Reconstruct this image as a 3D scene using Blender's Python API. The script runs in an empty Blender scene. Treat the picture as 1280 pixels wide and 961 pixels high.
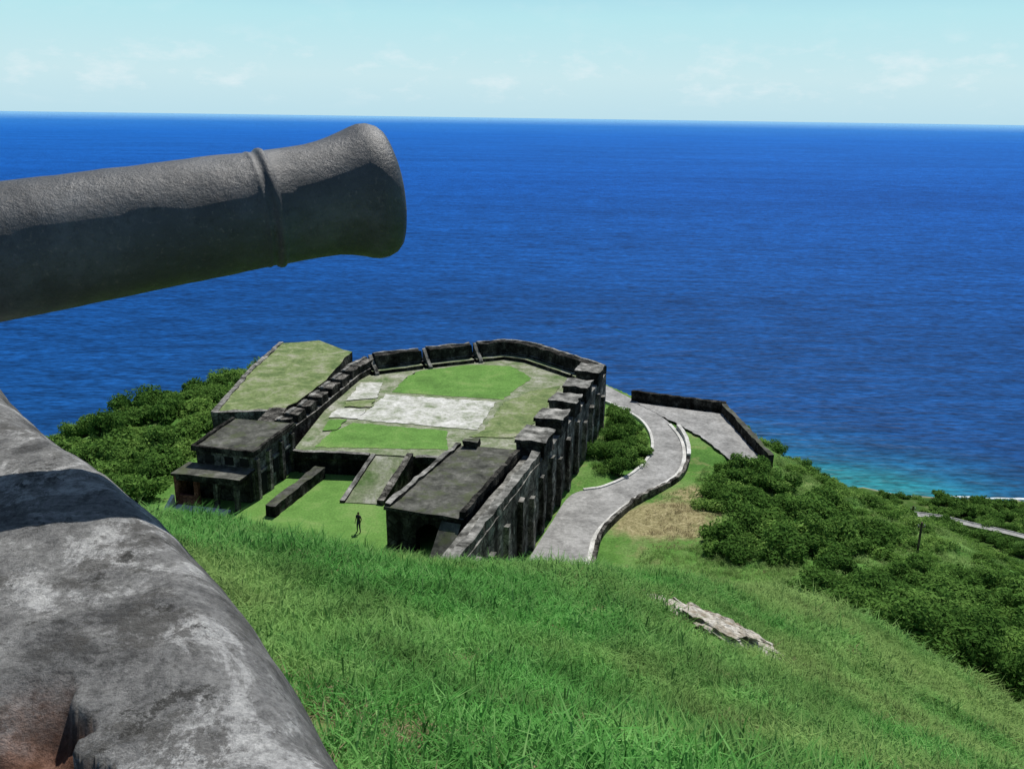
import bpy, bmesh, math, random
import numpy as np
from mathutils import Vector, noise, Matrix
random.seed(7); rng=np.random.default_rng(7)
sc=bpy.context.scene
def link(o,parent=None):
    sc.collection.objects.link(o)
    if parent: o.parent=parent
    return o
def empty(name):
    e=bpy.data.objects.new(name,None); e.empty_display_size=.5; return link(e)
def mesh_obj(name,verts,faces,mat=None,parent=None,smooth=False):
    me=bpy.data.meshes.new(name); me.from_pydata([tuple(v) for v in verts],[],[tuple(f) for f in faces]); me.update()
    if mat: me.materials.append(mat)
    if smooth: me.shade_smooth()
    return link(bpy.data.objects.new(name,me),parent)

# ---------------------------------------------------------------- materials
class NT:
    def __init__(s,name):
        s.m=bpy.data.materials.new(name); s.m.use_nodes=True; s.t=s.m.node_tree; s.n=s.t.nodes; s.l=s.t.links
        s.b=s.n['Principled BSDF']; s.out=s.n['Material Output']
        s.geo=s.n.new('ShaderNodeNewGeometry'); s.pos=s.geo.outputs['Position']
    def noise(s,scale,detail=6,rough=.6,vec=None,dist=0):
        n=s.n.new('ShaderNodeTexNoise'); n.inputs['Scale'].default_value=scale; n.inputs['Detail'].default_value=detail
        n.inputs['Roughness'].default_value=rough; n.inputs['Distortion'].default_value=dist
        s.l.new(vec or s.pos,n.inputs['Vector']); return n.outputs['Fac']
    def vor(s,scale,feature='F1',vec=None,rnd=1):
        n=s.n.new('ShaderNodeTexVoronoi'); n.feature=feature; n.inputs['Scale'].default_value=scale
        n.inputs['Randomness'].default_value=rnd
        s.l.new(vec or s.pos,n.inputs['Vector']); return n
    def ramp(s,fac,stops,const=False):
        n=s.n.new('ShaderNodeValToRGB'); cr=n.color_ramp
        if const: cr.interpolation='CONSTANT'
        while len(cr.elements)<len(stops): cr.elements.new(.5)
        for e,(p,c) in zip(cr.elements,stops):
            e.position=p; e.color=(c,c,c,1) if not hasattr(c,'__len__') else (*c,1)
        s.l.new(fac,n.inputs['Fac']); return n.outputs['Color']
    def mix(s,fac,a,b,mode='MIX'):
        n=s.n.new('ShaderNodeMix'); n.data_type='RGBA'; n.blend_type=mode
        for i,v in ((0,fac),(6,a),(7,b)):
            if isinstance(v,(int,float)): n.inputs[i].default_value=v
            elif isinstance(v,tuple): n.inputs[i].default_value=(*v,1)
            else: s.l.new(v,n.inputs[i])
        return n.outputs[2]
    def math(s,op,a,b=0.0):
        n=s.n.new('ShaderNodeMath'); n.operation=op
        for i,v in ((0,a),(1,b)):
            if isinstance(v,(int,float)): n.inputs[i].default_value=v
            else: s.l.new(v,n.inputs[i])
        return n.outputs[0]
    def maprange(s,v,a,b,c=0.,d=1.):
        n=s.n.new('ShaderNodeMapRange'); n.inputs['From Min'].default_value=a; n.inputs['From Max'].default_value=b
        n.inputs['To Min'].default_value=c; n.inputs['To Max'].default_value=d; s.l.new(v,n.inputs['Value']); return n.outputs[0]
    def xyz(s):
        n=s.n.new('ShaderNodeSeparateXYZ'); s.l.new(s.pos,n.inputs[0]); return n.outputs
    def scalevec(s,vec,sx,sy,sz):
        n=s.n.new('ShaderNodeMapping'); n.inputs['Scale'].default_value=(sx,sy,sz); s.l.new(vec,n.inputs['Vector']); return n.outputs[0]
    def bump(s,h,strength,dist):
        n=s.n.new('ShaderNodeBump'); n.inputs['Strength'].default_value=strength; n.inputs['Distance'].default_value=dist
        s.l.new(h,n.inputs['Height']); s.l.new(n.outputs[0],s.b.inputs['Normal']); return n.outputs[0]
    def fin(s,col,rough=.9,spec=.2):
        if isinstance(col,tuple): s.b.inputs['Base Color'].default_value=(*col,1)
        else: s.l.new(col,s.b.inputs['Base Color'])
        if isinstance(rough,(int,float)): s.b.inputs['Roughness'].default_value=rough
        else: s.l.new(rough,s.b.inputs['Roughness'])
        s.b.inputs['Specular IOR Level'].default_value=spec
        return s.m
def stone_mat(name,dark,mid,light,cell=1.6,stain=.35,mort=.25):
    t=NT(name)
    base=t.ramp(t.noise(.9,7,.7),[(.34,dark),(.5,mid),(.66,light)])
    v=t.vor(cell,'DISTANCE_TO_EDGE'); m=t.ramp(v.outputs['Distance'],[(0,mort),(.07,1)])
    vc=t.vor(cell); vcol=t.ramp(vc.outputs['Color'],[(0,.65),(1,1.25)])
    base=t.mix(1,base,m,'MULTIPLY'); base=t.mix(1,base,vcol,'MULTIPLY')
    st=t.ramp(t.noise(1,5,.6,t.scalevec(t.pos,.9,.9,.16)),[(.36,stain),(.56,1)])
    base=t.mix(1,base,st,'MULTIPLY')
    t.bump(t.noise(5,5),.7,.08)
    return t.fin(base,.95,.05)
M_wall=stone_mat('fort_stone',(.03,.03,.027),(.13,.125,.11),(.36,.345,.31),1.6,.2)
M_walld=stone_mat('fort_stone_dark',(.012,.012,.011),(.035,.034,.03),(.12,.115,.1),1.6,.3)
M_top=stone_mat('coping_stone',(.07,.07,.062),(.23,.23,.21),(.42,.41,.38),.9,.4,.75)
def flat_mat(name,a,b,c,s1=.5,s2=5,rough=.95,bs=.4,moss=None):
    t=NT(name)
    col=t.ramp(t.noise(s1,8,.7,dist=.4),[(.34,a),(.5,b),(.68,c)])
    col=t.mix(1,col,t.ramp(t.noise(s2,5,.7),[(.3,.65),(.7,1.2)]),'MULTIPLY')
    if moss: col=t.mix(t.math('MULTIPLY',t.ramp(t.noise(.8,6,.65),[(.5,0.),(.62,1.)]),.7),col,moss)
    t.bump(t.noise(s2,4),bs,.05)
    return t.fin(col,rough,.08)
M_roof=flat_mat('flat_roof',(.035,.037,.031),(.085,.087,.075),(.17,.17,.15),.6,3,moss=(.07,.085,.042))
M_pave=flat_mat('old_paving',(.09,.15,.05),(.2,.23,.14),(.38,.38,.33),.5,4)
M_conc=flat_mat('concrete_slab',(.18,.22,.13),(.44,.45,.4),(.64,.64,.62),.6,3)
M_road=flat_mat('road_asphalt',(.18,.18,.175),(.28,.28,.27),(.38,.38,.37),.45,3)
M_kerb=flat_mat('kerb_concrete',(.35,.35,.33),(.55,.55,.52),(.72,.72,.7),.6,5)
M_lawn=flat_mat('mown_grass',(.085,.18,.04),(.12,.25,.055),(.19,.29,.09),.3,6,.95,.8)
M_lawn2=flat_mat('rough_grass',(.09,.14,.05),(.17,.22,.09),(.32,.32,.24),.45,3,.95,.8)
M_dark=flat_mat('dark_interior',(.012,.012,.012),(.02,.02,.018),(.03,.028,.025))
M_brick=stone_mat('reddish_masonry',(.06,.022,.017),(.14,.055,.042),(.22,.1,.08),3)
M_white=flat_mat('whitewashed_stone',(.45,.45,.43),(.65,.65,.62),(.78,.78,.76))
M_rock=flat_mat('pale_rock',(.2,.16,.11),(.42,.39,.33),(.65,.63,.58),2.5,12,.95,1)
# ---------------------------------------------------------------- terrain height
C=[(-3,.5,28.8),(-8,6,28.3),(-12,0,28.6),(0,-10,29),(-10,-12,29),(10,-10,27.6),(8,0,27),(20,-5,24),(-25,0,25),
(-9.9,21,20.7),(-7,21,20.6),(-3.1,20,20.3),(.5,21,19.5),(4.1,25,17.2),(9.9,31,13.1),(16.3,36,8.6),(16.4,24,12.2),
(12.6,18,15.8),(3.2,8,24.3),(.3,4.2,27.4),(-.7,3.2,28.1),(-2.4,7,26.4),(4.6,17,20.1),(-15,20,17.5),(-25,45,2),(-18,35,9),
(-10,28,15),(0,30,12),(-8,42,2),(0,44,0),(8,42,3),(15,48,1),(4,57,-3.3),(10,58,-3.2),(-10,54,-1),(-20,56,-1),(-3,55,-2),
(-10,65,-3.5),(-20,65,-3),(-10,85,-3.5),(0,95,-3.5),(-15,80,-3.5),(0,75,-3.5),(-28,68,-.8),(-32,66,-1.2),
(18,58,-.9),(23,50,2),(28.7,62,-1.6),(36,55,-2.5),(47.6,75,-9),(41.6,92,-10.5),(36.5,92,-8.3),(28.5,88,-4.3),(20,78,-3.2),(27,75,-3.5),
(17,72,-2.6),(12,68,-3),(23,36,5.5),(30,42,2),(26,25,7),(40,35,-2.5),(55,55,-11),(60,80,-20),
(10,90,-3),(12.5,96,-2.8),(22,94,-3.4),(25,100,-3.6),(16,106,-3.6),(29,104,-7),(30,112,-12),(18,114,-8),(8,112,-5),
(-34,75,-2),(-34,90,-2.5),(-32,112,-3),(-41,78,-3.5),(-49,92,-4.2),(-45,105,-4.6),(-40,112,-4),(-34,118,-3),
(-60,110,-14),(-45,130,-18),(-20,130,-15),(10,130,-18),(-70,90,-14),(-60,70,-9),(-45,50,-3),(-80,160,-60),(0,200,-90),(20,150,-40),
(60,110,-34),(90,160,-66),(130,230,-110),(200,360,-165),(270,470,-193),(300,505,-197),(330,525,-200),(225,535,-199),(400,480,-194),
(120,480,-206),(0,330,-206),(-120,300,-206),(-250,300,-206),(-200,120,-120),(-120,60,-45),(223,560,-206),(335,560,-206),(450,560,-205),
(220,460,-188),(160,300,-138),(450,300,-170),(300,150,-110),(150,50,-50),(100,0,-10),(300,0,-80),(-100,-50,0),(0,-80,25),(200,-80,-20),
(0,700,-225),(300,750,-225),(-300,700,-225),(500,700,-225),(-350,0,-140)]
C=np.array(C,float)
def phi(d2): return np.sqrt(d2+9.0)
XY=C[:,:2]; n=len(C)
A=phi(((XY[:,None]-XY[None])**2).sum(-1)); A=np.block([[A,np.ones((n,1))],[np.ones((1,n)),np.zeros((1,1))]])
W=np.linalg.solve(A,np.append(C[:,2],0))
def sm(a,b,x): 
    t=np.clip((x-a)/(b-a),0,1); return t*t*(3-2*t)
def catmull(P,k=8):
    P=[np.array(p,float) for p in P]; P=[2*P[0]-P[1]]+P+[2*P[-1]-P[-2]]; out=[]
    for i in range(1,len(P)-2):
        for j in range(k):
            t=j/k; a,b,c,d=P[i-1:i+3]
            out.append(.5*((2*b)+(-a+c)*t+(2*a-5*b+4*c-d)*t*t+(-a+3*b-3*c+d)*t**3))
    out.append(P[-2]); return np.array(out)
RL=catmull([(-1.2,56),(1.3,64.3),(3.6,71.7),(5.9,78.2),(9.4,80.2),(13,84.4),(15.6,91),(15.9,98.9),(13.6,105),(9,112)])
RR=catmull([(4.6,56),(6.6,64.8),(7.9,70.2),(11.3,76.2),(14.2,79.6),(17.2,83.6),(18.9,89.5),(19.2,96.2),(17.4,104),(12,116)])
RC=(RL+RR)/2
def hz(x,y):
    x=np.atleast_1d(np.asarray(x,float)); y=np.atleast_1d(np.asarray(y,float)); out=np.empty(x.shape)
    for i in range(0,len(x),20000):
        d2=(x[i:i+20000,None]-XY[:,0])**2+(y[i:i+20000,None]-XY[:,1])**2
        z=phi(d2)@W[:-1]+W[-1]
        d=np.sqrt(((x[i:i+20000,None]-RC[:,0])**2+(y[i:i+20000,None]-RC[:,1])**2).min(1))
        k=1-sm(2.9,4.8,d); z=z*(1-k)+k*(-3.7)
        px=x[i:i+20000]; py=y[i:i+20000]
        kp=sm(14.5,17,px)*(1-sm(26.3,28.5,px))*sm(84,87,py)*(1-sm(103,106.5,py)); z=z*(1-kp)+kp*np.minimum(z,-3.75)
        out[i:i+20000]=z
    return out
def h1(x,y): return float(hz([x],[y])[0])
def axis(a,b,fine0,fine1,s,g):
    v=list(np.arange(fine0,fine1,s)); st=s
    x=v[-1]
    while x<b: st*=g; x+=st; v.append(x)
    st=s; x=v[0]; lo=[]
    while x>a: st*=g; x-=st; lo.append(x)
    return np.array(lo[::-1]+v)
def rough(x,y):
    r=math.hypot(x,y); amp=min(.10+r*.003,.4) if r<150 else 3.0
    f=.35 if r<150 else .03
    return amp*noise.fractal(Vector((x*f,y*f,3)),1,2,3)
gx=axis(-420,520,-36,50,.55,1.07); gy=axis(-90,760,0,118,.55,1.06)
X,Y=np.meshgrid(gx,gy); Z=hz(X.ravel(),Y.ravel())
V=[]
for x,y,z in zip(X.ravel(),Y.ravel(),Z):
    rd=np.min((RC[:,0]-x)**2+(RC[:,1]-y)**2)
    V.append((x,y,z+rough(x,y)*(.15 if rd<25 else 1)))
nx=len(gx); F=[(j*nx+i,j*nx+i+1,(j+1)*nx+i+1,(j+1)*nx+i) for j in range(len(gy)-1) for i in range(nx-1)]
t=NT('hill_grass')
g=t.ramp(t.noise(.22,7,.65),[(.3,(.06,.15,.03)),(.5,(.1,.22,.045)),(.7,(.18,.28,.09))])
g=t.mix(1,g,t.ramp(t.noise(5,5,.7),[(.3,.55),(.7,1.2)]),'MULTIPLY')
dry=t.ramp(t.noise(.6,6,.6),[(.56,0.),(.66,1.)])
sp=t.xyz()
def blob(t,cx,cy,r0,r1):
    n=t.n.new('ShaderNodeVectorMath'); n.operation='DISTANCE'
    cb=t.n.new('ShaderNodeCombineXYZ'); t.l.new(sp[0],cb.inputs[0]); t.l.new(sp[1],cb.inputs[1])
    t.l.new(cb.outputs[0],n.inputs[0]); n.inputs[1].default_value=(cx,cy,0)
    return t.maprange(t.math('ADD',n.outputs['Value'],t.math('MULTIPLY',t.math('SUBTRACT',t.noise(.5,4),.5),r1*.9)),r0,r1,1,0)
straw=t.math('MAXIMUM',blob(t,13.5,72,3.5,5.5),blob(t,17,78,1.5,3))
g=t.mix(t.math('MULTIPLY',dry,.4),g,(.27,.25,.12))
g=t.mix(t.math('MULTIPLY',straw,.9),g,t.ramp(t.noise(3,6,.7),[(.3,(.12,.10,.05)),(.5,(.27,.23,.12)),(.7,(.46,.4,.24))]))
g=t.mix(t.math('MULTIPLY',blob(t,-1.0,2.8,1.3,2.8),.75),g,t.ramp(t.noise(4,8,.75),[(.3,(.06,.05,.025)),(.5,(.13,.12,.055)),(.7,(.28,.23,.13))]))
low=t.maprange(sp[2],-60,-120)
g=t.mix(low,g,t.ramp(t.noise(.05,7,.7),[(.35,(.02,.05,.012)),(.52,(.05,.1,.02)),(.7,(.14,.17,.07))]))
g=t.mix(t.maprange(sp[2],-199.0,-199.8),g,(.25,.24,.19))
t.bump(t.noise(4,5),.8,.15)
M_hill=t.fin(g,.95,.05)
mesh_obj('hill_terrain',V,F,M_hill,smooth=True)
# ---------------------------------------------------------------- sea
bm=bmesh.new(); vs=[]
rr=[0,150,400,800,1500,3000,6000,12000,30000,70000,160000]; N=72
c0=bm.verts.new((100,300,-200)); prev=None
for r in rr[1:]:
    ring=[bm.verts.new((100+r*math.cos(2*math.pi*k/N),300+r*math.sin(2*math.pi*k/N),-200)) for k in range(N)]
    for k in range(N):
        if prev is None: bm.faces.new((c0,ring[k],ring[(k+1)%N]))
        else: bm.faces.new((prev[k],ring[k],ring[(k+1)%N],prev[(k+1)%N]))
    prev=ring
me=bpy.data.meshes.new('sea'); bm.to_mesh(me); bm.free(); sea=link(bpy.data.objects.new('sea',me))
t=NT('sea_water')
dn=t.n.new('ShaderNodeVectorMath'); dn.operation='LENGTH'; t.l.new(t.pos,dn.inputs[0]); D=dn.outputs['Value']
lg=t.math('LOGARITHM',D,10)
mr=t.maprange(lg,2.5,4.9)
deep_hazed=t.ramp(mr,[(0,(.006,.042,.115)),(.17,(.005,.052,.18)),(.42,(.005,.07,.29)),(.66,(.009,.105,.39)),(.8,(.022,.145,.43)),(1,(.15,.34,.55))])  # open-water blues by distance; paler far stops paint horizon haze into the colour
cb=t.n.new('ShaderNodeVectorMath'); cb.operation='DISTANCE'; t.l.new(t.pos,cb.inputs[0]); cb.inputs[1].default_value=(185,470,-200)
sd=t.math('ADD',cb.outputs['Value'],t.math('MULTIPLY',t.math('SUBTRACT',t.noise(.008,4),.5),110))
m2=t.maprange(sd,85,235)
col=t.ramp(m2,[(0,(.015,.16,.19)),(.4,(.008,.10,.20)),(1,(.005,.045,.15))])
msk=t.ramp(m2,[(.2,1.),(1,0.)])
col=t.mix(msk,deep_hazed,col)
w1=t.noise(.035,4,.65,t.scalevec(t.pos,.45,1.5,1)); w2=t.noise(.16,3,.65,t.scalevec(t.pos,.5,1.6,1)); w3=t.noise(.003,4,.6,t.scalevec(t.pos,.35,1.6,1))
col=t.mix(1,col,t.ramp(w1,[(.32,.65),(.68,1.35)]),'MULTIPLY')
col=t.mix(1,col,t.ramp(w2,[(.32,.5),(.68,1.5)]),'MULTIPLY')
col=t.mix(1,col,t.ramp(w3,[(.3,.84),(.7,1.15)]),'MULTIPLY')
nb=t.bump(w1,.6,5)
df=t.n.new('ShaderNodeBsdfDiffuse'); gl=t.n.new('ShaderNodeBsdfGlossy'); gl.inputs['Roughness'].default_value=.4; ms=t.n.new('ShaderNodeMixShader'); ms.inputs[0].default_value=.014
t.l.new(col,df.inputs[0]); t.l.new(nb,df.inputs['Normal']); t.l.new(nb,gl.inputs['Normal']); t.l.new(df.outputs[0],ms.inputs[1]); t.l.new(gl.outputs[0],ms.inputs[2]); t.l.new(ms.outputs[0],t.out.inputs['Surface'])
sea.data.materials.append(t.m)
fv=[];ff=[]
fm=flat_mat('sea_foam',(.3,.4,.42),(.6,.66,.68),(.8,.82,.82),.05,.4)
xs=np.linspace(285,345,50)
for i,x in enumerate(xs):
    ys=np.linspace(480,590,200); zz=hz(np.full(200,x),ys); k=np.argmax(zz<-200.3); y=ys[k]
    w=1.2+3*noise.noise(Vector((x*.09,0,0)))
    fv+= [(x,y-2,-199.9),(x,y+max(w,.1)-1,-199.9)]
    if i: ff.append((2*i-2,2*i,2*i+1,2*i-1))
mesh_obj('surf_foam',fv,ff,fm)
# ---------------------------------------------------------------- solids
def rough_prism(name,poly,z0,z1,mat,parent=None,seg=1.0,amp=.05,topmat=None,ztops=None):
    bm=bmesh.new(); n=len(poly)
    a=sum(poly[i][0]*poly[(i+1)%n][1]-poly[(i+1)%n][0]*poly[i][1] for i in range(n))
    if a<0: poly=poly[::-1]; ztops=ztops[::-1] if ztops else None
    lo=[bm.verts.new((p[0],p[1],z0)) for p in poly]; hi=[bm.verts.new((p[0],p[1],(ztops[i] if ztops else z1))) for i,p in enumerate(poly)]
    for i in range(n): bm.faces.new((lo[i],lo[(i+1)%n],hi[(i+1)%n],hi[i]))
    bm.faces.new(hi); bm.faces.new(lo[::-1])
    bm.normal_update()
    for _ in range(5):
        le=[e for e in bm.edges if e.calc_length()>seg*1.6]
        if not le: break
        bmesh.ops.subdivide_edges(bm,edges=le,cuts=1,use_grid_fill=True)
    for v in bm.verts:
        d=Vector([noise.noise(v.co*.9+Vector((k*17,0,0)))+.5*noise.noise(v.co*2.3+Vector((k*9,5,0))) for k in range(3)])*amp
        v.co+=d
    bm.normal_update()
    me=bpy.data.meshes.new(name); me.materials.append(mat)
    if topmat: me.materials.append(topmat)
    if topmat:
        for f in bm.faces:
            if f.normal.z>.5: f.material_index=1
    bm.to_mesh(me); bm.free()
    return link(bpy.data.objects.new(name,me),parent)
def seg_poly(p,q,t,side=1):
    p=np.array(p,float);q=np.array(q,float);d=(q-p)/np.linalg.norm(q-p); nrm=np.array([-d[1],d[0]])*t*side
    return [tuple(p),tuple(q),tuple(q+nrm),tuple(p+nrm)]
def wall(name,p,q,t,z0,z1,mat,parent,side=1,amp=.05,topmat=None,seg=1.0):
    return rough_prism(name,seg_poly(p,q,t,side),z0,z1,mat,parent,seg,amp,topmat)
def sheet(name,poly,z,mat,parent=None,rag=.3):
    bm=bmesh.new(); a=sum(poly[i][0]*poly[(i+1)%len(poly)][1]-poly[(i+1)%len(poly)][0]*poly[i][1] for i in range(len(poly)))
    if a<0: poly=poly[::-1]
    out=[]
    for i in range(len(poly)):
        p=np.array(poly[i],float); q=np.array(poly[(i+1)%len(poly)],float); L=np.linalg.norm(q-p); k=max(1,int(L/.4))
        for j in range(k):
            c=p+(q-p)*j/k; c=c+rag*np.array([noise.noise(Vector((c[0]*1.3,c[1]*1.3,0))),noise.noise(Vector((c[0]*1.3,c[1]*1.3,9)))]); out.append((c[0],c[1],z))
    bm.faces.new([bm.verts.new(c) for c in out]); bmesh.ops.triangulate(bm,faces=bm.faces[:])
    me=bpy.data.meshes.new(name); bm.to_mesh(me); bm.free(); me.materials.append(mat)
    return link(bpy.data.objects.new(name,me),parent)
# ---------------------------------------------------------------- fortress bastion
fort=empty('fortress_bastion')
plat=[(-19.6,74.6),(-7,73.3),(1.2,72.6),(3.2,72.8),(10.2,97),(3,107.2),(-1,108.6),(-11.6,103.8),(-17.5,100.6),(-18.6,97)]
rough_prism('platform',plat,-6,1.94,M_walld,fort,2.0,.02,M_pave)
sheet('platform_paving',plat,2.03,M_pave,fort,0)
sheet('lawn_upper',[(-13.1,92.3),(-12.2,98),(-11,101),(-5,104),(-.2,103.6),(2.3,98.6),(0.2,93.5),(-1,90.3)],2.06,M_lawn,fort)
sheet('concrete_patch',[(-15.3,83.1),(-13.6,91.4),(-1.6,89.4),(-3.3,80.5)],2.08,M_conc,fort)
sheet('lawn_strip',[(-17.8,75.4),(-17.2,79.2),(-15.6,82.2),(-6.2,80.2),(-5.8,75.2)],2.06,M_lawn,fort)
sheet('lawn_side',[(-2.7,80.3),(-.9,89),(2.2,93.5),(5.4,95.5),(3.3,86.2),(1.3,79.6),(.2,78.4),(-4.0,78.6)],2.10,M_lawn2,fort)
sheet('worn_slab',[(-18.2,83.5),(-17.8,86.5),(-14.8,86.2),(-15.2,83.3)],2.12,M_conc,fort)
sheet('worn_slab',[(-17.6,89.0),(-17.0,95.5),(-14.6,95.8),(-14.4,90.0)],2.12,M_conc,fort)
sheet('lawn_patch',[(-18.0,79.5),(-18,82.8),(-16.2,82.8),(-16.8,79.7)],2.14,M_lawn,fort)
sheet('lawn_patch',[(-17.4,86.9),(-17.3,88.4),(-14.4,89.6),(-14.6,86.8)],2.16,M_lawn2,fort)
o0=np.array((-4.2,48.0)); o1=np.array((10.8,97.5)); dr=(o1-o0)/np.linalg.norm(o1-o0); nl=np.array([-dr[1],dr[0]])
rough_prism('curtain_wall',[tuple(o0),tuple(o1),tuple(o1+nl*1.7),tuple(o0+nl*1.7)],-7,3.1,M_wall,fort,1.2,.1,M_top)
def rp(s): return o0+dr*s
rough_prism('parapet_near',[tuple(rp(.3)+nl*.05),tuple(rp(23.3)+nl*.05),tuple(rp(23.3)+nl*.75),tuple(rp(.3)+nl*.75)],3.0,3.8,M_wall,fort,.7,.17,M_top)
for k in range(15):
    s=3+k*3.3+.35*math.sin(k*5.3)
    a=rp(s)-nl*.4; b=rp(s+.7)-nl*.4
    rough_prism('pilaster',[tuple(a),tuple(b),tuple(rp(s+.7)+nl*.05),tuple(rp(s)+nl*.05)],-7,1.7+.7*math.sin(k*2.1),M_wall,fort,.9,.14,M_top)
for k,(s,L) in enumerate([(23.8,3.4),(29.8,3.0),(35.2,2.9),(40.4,2.8),(46.6,2.8)]):
    a=rp(s)-nl*.12; b=rp(s+L)-nl*.12
    rough_prism('merlon',[tuple(a),tuple(b),tuple(b+nl*2.5),tuple(a+nl*2.5)],2.9,4.35,M_walld,fort,.5,.17)
    a=rp(s-.12)-nl*.25; b=rp(s+L+.12)-nl*.25
    rough_prism('merlon_cap',[tuple(a),tuple(b),tuple(b+nl*2.75),tuple(a+nl*2.75)],4.3,4.6,M_walld,fort,.45,.2,M_top)
chain=[(10.8,97.5),(8.8,100.2),(3.1,107.4),(-1,109.3),(-5.6,107.2),(-11.6,104.2),(-17.6,101.0),(-18.9,97.2),(-21.0,84),(-22.2,78.5)]
for i in range(len(chain)-1):
    p=np.array(chain[i]);q=np.array(chain[i+1]); L=np.linalg.norm(q-p); d=(q-p)/L
    inn=np.array([-d[1],d[0]])
    ztop=4.0 if i<6 else 3.6
    th=1.6
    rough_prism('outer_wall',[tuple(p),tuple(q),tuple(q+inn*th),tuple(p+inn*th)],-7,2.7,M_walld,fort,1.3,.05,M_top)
    cuts=[]
    if i in (3,4,5): cuts=[L-.7]
    if i==7: cuts=[2.5,5.8,9.1,12.2]
    if i==8: cuts=[1.5,4.2]
    s=0.0
    st=[]
    for c in cuts: st.append((s,c-.4)); s=c+.7
    st.append((s,L))
    for a,b in st:
        if b-a<.3: continue
        pa=p+d*a; pb=p+d*b
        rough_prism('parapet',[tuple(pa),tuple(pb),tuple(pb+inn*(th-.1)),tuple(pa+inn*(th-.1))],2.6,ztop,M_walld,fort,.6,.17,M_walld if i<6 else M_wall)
        rough_prism('parapet_coping',[tuple(pa+inn*.2),tuple(pb+inn*.2),tuple(pb+inn*.55),tuple(pa+inn*.55)],ztop-.05,ztop+.09,M_top,fort,.7,.13)
    if i<6:
        pa=p+d*.2; pb=q-d*.2
        rough_prism('banquette',[tuple(pa+inn*th),tuple(pb+inn*th),tuple(pb+inn*(th+.9)),tuple(pa+inn*(th+.9))],1.9,2.45,M_walld,fort,1,.05,M_pave)
    for c in cuts if i in (3,4,5) else []:
        pc=p+d*(c-.2)
        w=.42; a=pc+inn*.5; b=pc+inn*(th+1.3)
        rough_prism('embrasure_cheek',[tuple(a),tuple(a+d*w),tuple(b+d*w),tuple(b)],1.9,4,M_top,fort,.6,.06,None,[4.0,4.0,2.3,2.3])
rav=empty('grass_topped_outwork')
rough_prism('outwork_block',[(-29.9,85.3),(-30.6,100),(-30.5,114),(-26,115.5),(-20.6,110),(-21.3,97),(-23.4,86.2)],-7,1.9,M_walld,rav,1.6,.2,M_lawn2)
rough_prism('edge_coping',[(-30.5,85.2),(-31.2,100),(-31.0,114.2),(-30.4,114.2),(-30.6,100),(-29.9,85.2)],-6,2.0,M_wall,rav,.8,.16,M_top)
rough_prism('front_coping',[(-30.2,84.7),(-23.3,85.6),(-23.3,86.2),(-29.9,85.3)],-6,2.05,M_wall,rav,.8,.14,M_top)
rough_prism('side_passage_wall',[(-24.8,79.2),(-24.6,85.4),(-22.9,85.4),(-22.4,79.0)],-5,2.4,M_walld,rav,1,.08,M_wall)
# ---------------------------------------------------------------- courtyard
rough_prism('courtyard_lawn',[(-29,50),(-29.2,66),(-23,79),(-19,79),(-19.2,74.3),(-7,73.0),(-3,73),(-4,66),(-8,50)],-6,0,M_lawn,None,2.5,.02)
ramp=empty('stone_ramp')
rough_prism('ramp_surface',[(-13.8,67.9),(-11.1,67.6),(-9.2,73.2),(-12,73.5)],-1,2,M_roof,ramp,.9,.03,M_pave,[.06,.06,2.02,2.02])
rough_prism('ramp_kerb',[(-11.1,67.6),(-10.5,67.5),(-8.6,73.1),(-9.2,73.2)],-1,2,M_walld,ramp,.6,.08,M_wall,[.4,.4,2.5,2.5])
rough_prism('ramp_kerb',[(-14.2,67.9),(-13.8,67.9),(-12.0,73.5),(-12.4,73.6)],-1,2,M_walld,ramp,.6,.08,M_top,[.25,.25,2.2,2.2])
lw=empty('low_stone_wall')
rough_prism('wall_body',[(-19.7,65.2),(-18.8,64.9),(-16.5,73.2),(-17.4,73.4)],-.5,1.0,M_walld,lw,.5,.15,M_roof)
rough_prism('platform_coping',[(-19.5,74.0),(-12.6,73.5),(-12.6,74.0),(-19.5,74.5)],1.5,2.15,M_walld,fort,.7,.1,M_top)
rough_prism('platform_coping',[(-8.4,73.0),(-5.2,72.8),(-5.2,73.3),(-8.4,73.5)],1.5,2.15,M_walld,fort,.7,.1,M_top)
# ---------------------------------------------------------------- guardhouse
gh=empty('guardhouse')
g=[np.array(p) for p in [(-9.2,60.1),(-3.4,58.2),(1.1,72.0),(-4.7,73.0)]]
un=(g[3]-g[0])/np.linalg.norm(g[3]-g[0]); wx=(g[1]-g[0])/np.linalg.norm(g[1]-g[0])
rough_prism('west_wall',[tuple(g[0]),tuple(g[0]+wx*.6),tuple(g[3]+wx*.6),tuple(g[3])],-1,3.1,M_walld,gh,1,.05)
rough_prism('east_wall',[tuple(g[1]-wx*.6),tuple(g[1]),tuple(g[2]),tuple(g[2]-wx*.6)],-1,3.1,M_walld,gh,1,.05)
rough_prism('back_wall',[tuple(g[3]-un*1),tuple(g[2]-un*1),tuple(g[2]),tuple(g[3])],-1,3.1,M_walld,gh,1,.05)
rough_prism('front_pier',[tuple(g[0]+wx*.6),tuple(g[0]+wx*2.4),tuple(g[0]+wx*2.4+un*.6),tuple(g[0]+wx*.6+un*.6)],-1,3.1,M_walld,gh,.8,.05)
rough_prism('front_pier',[tuple(g[0]+wx*4.6),tuple(g[1]-wx*.6),tuple(g[1]-wx*.6+un*.6),tuple(g[0]+wx*4.6+un*.6)],-1,3.1,M_walld,gh,.8,.05)
av=[];af=[];K=10
for k in range(K+1):
    x=k/K; zz=1.7+.75*math.sin(math.pi*x)
    for y_ in (0,.6):
        p=g[0]+wx*(2.4+2.2*x)+un*y_; av+=[(p[0],p[1],zz),(p[0],p[1],3.1)]
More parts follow.
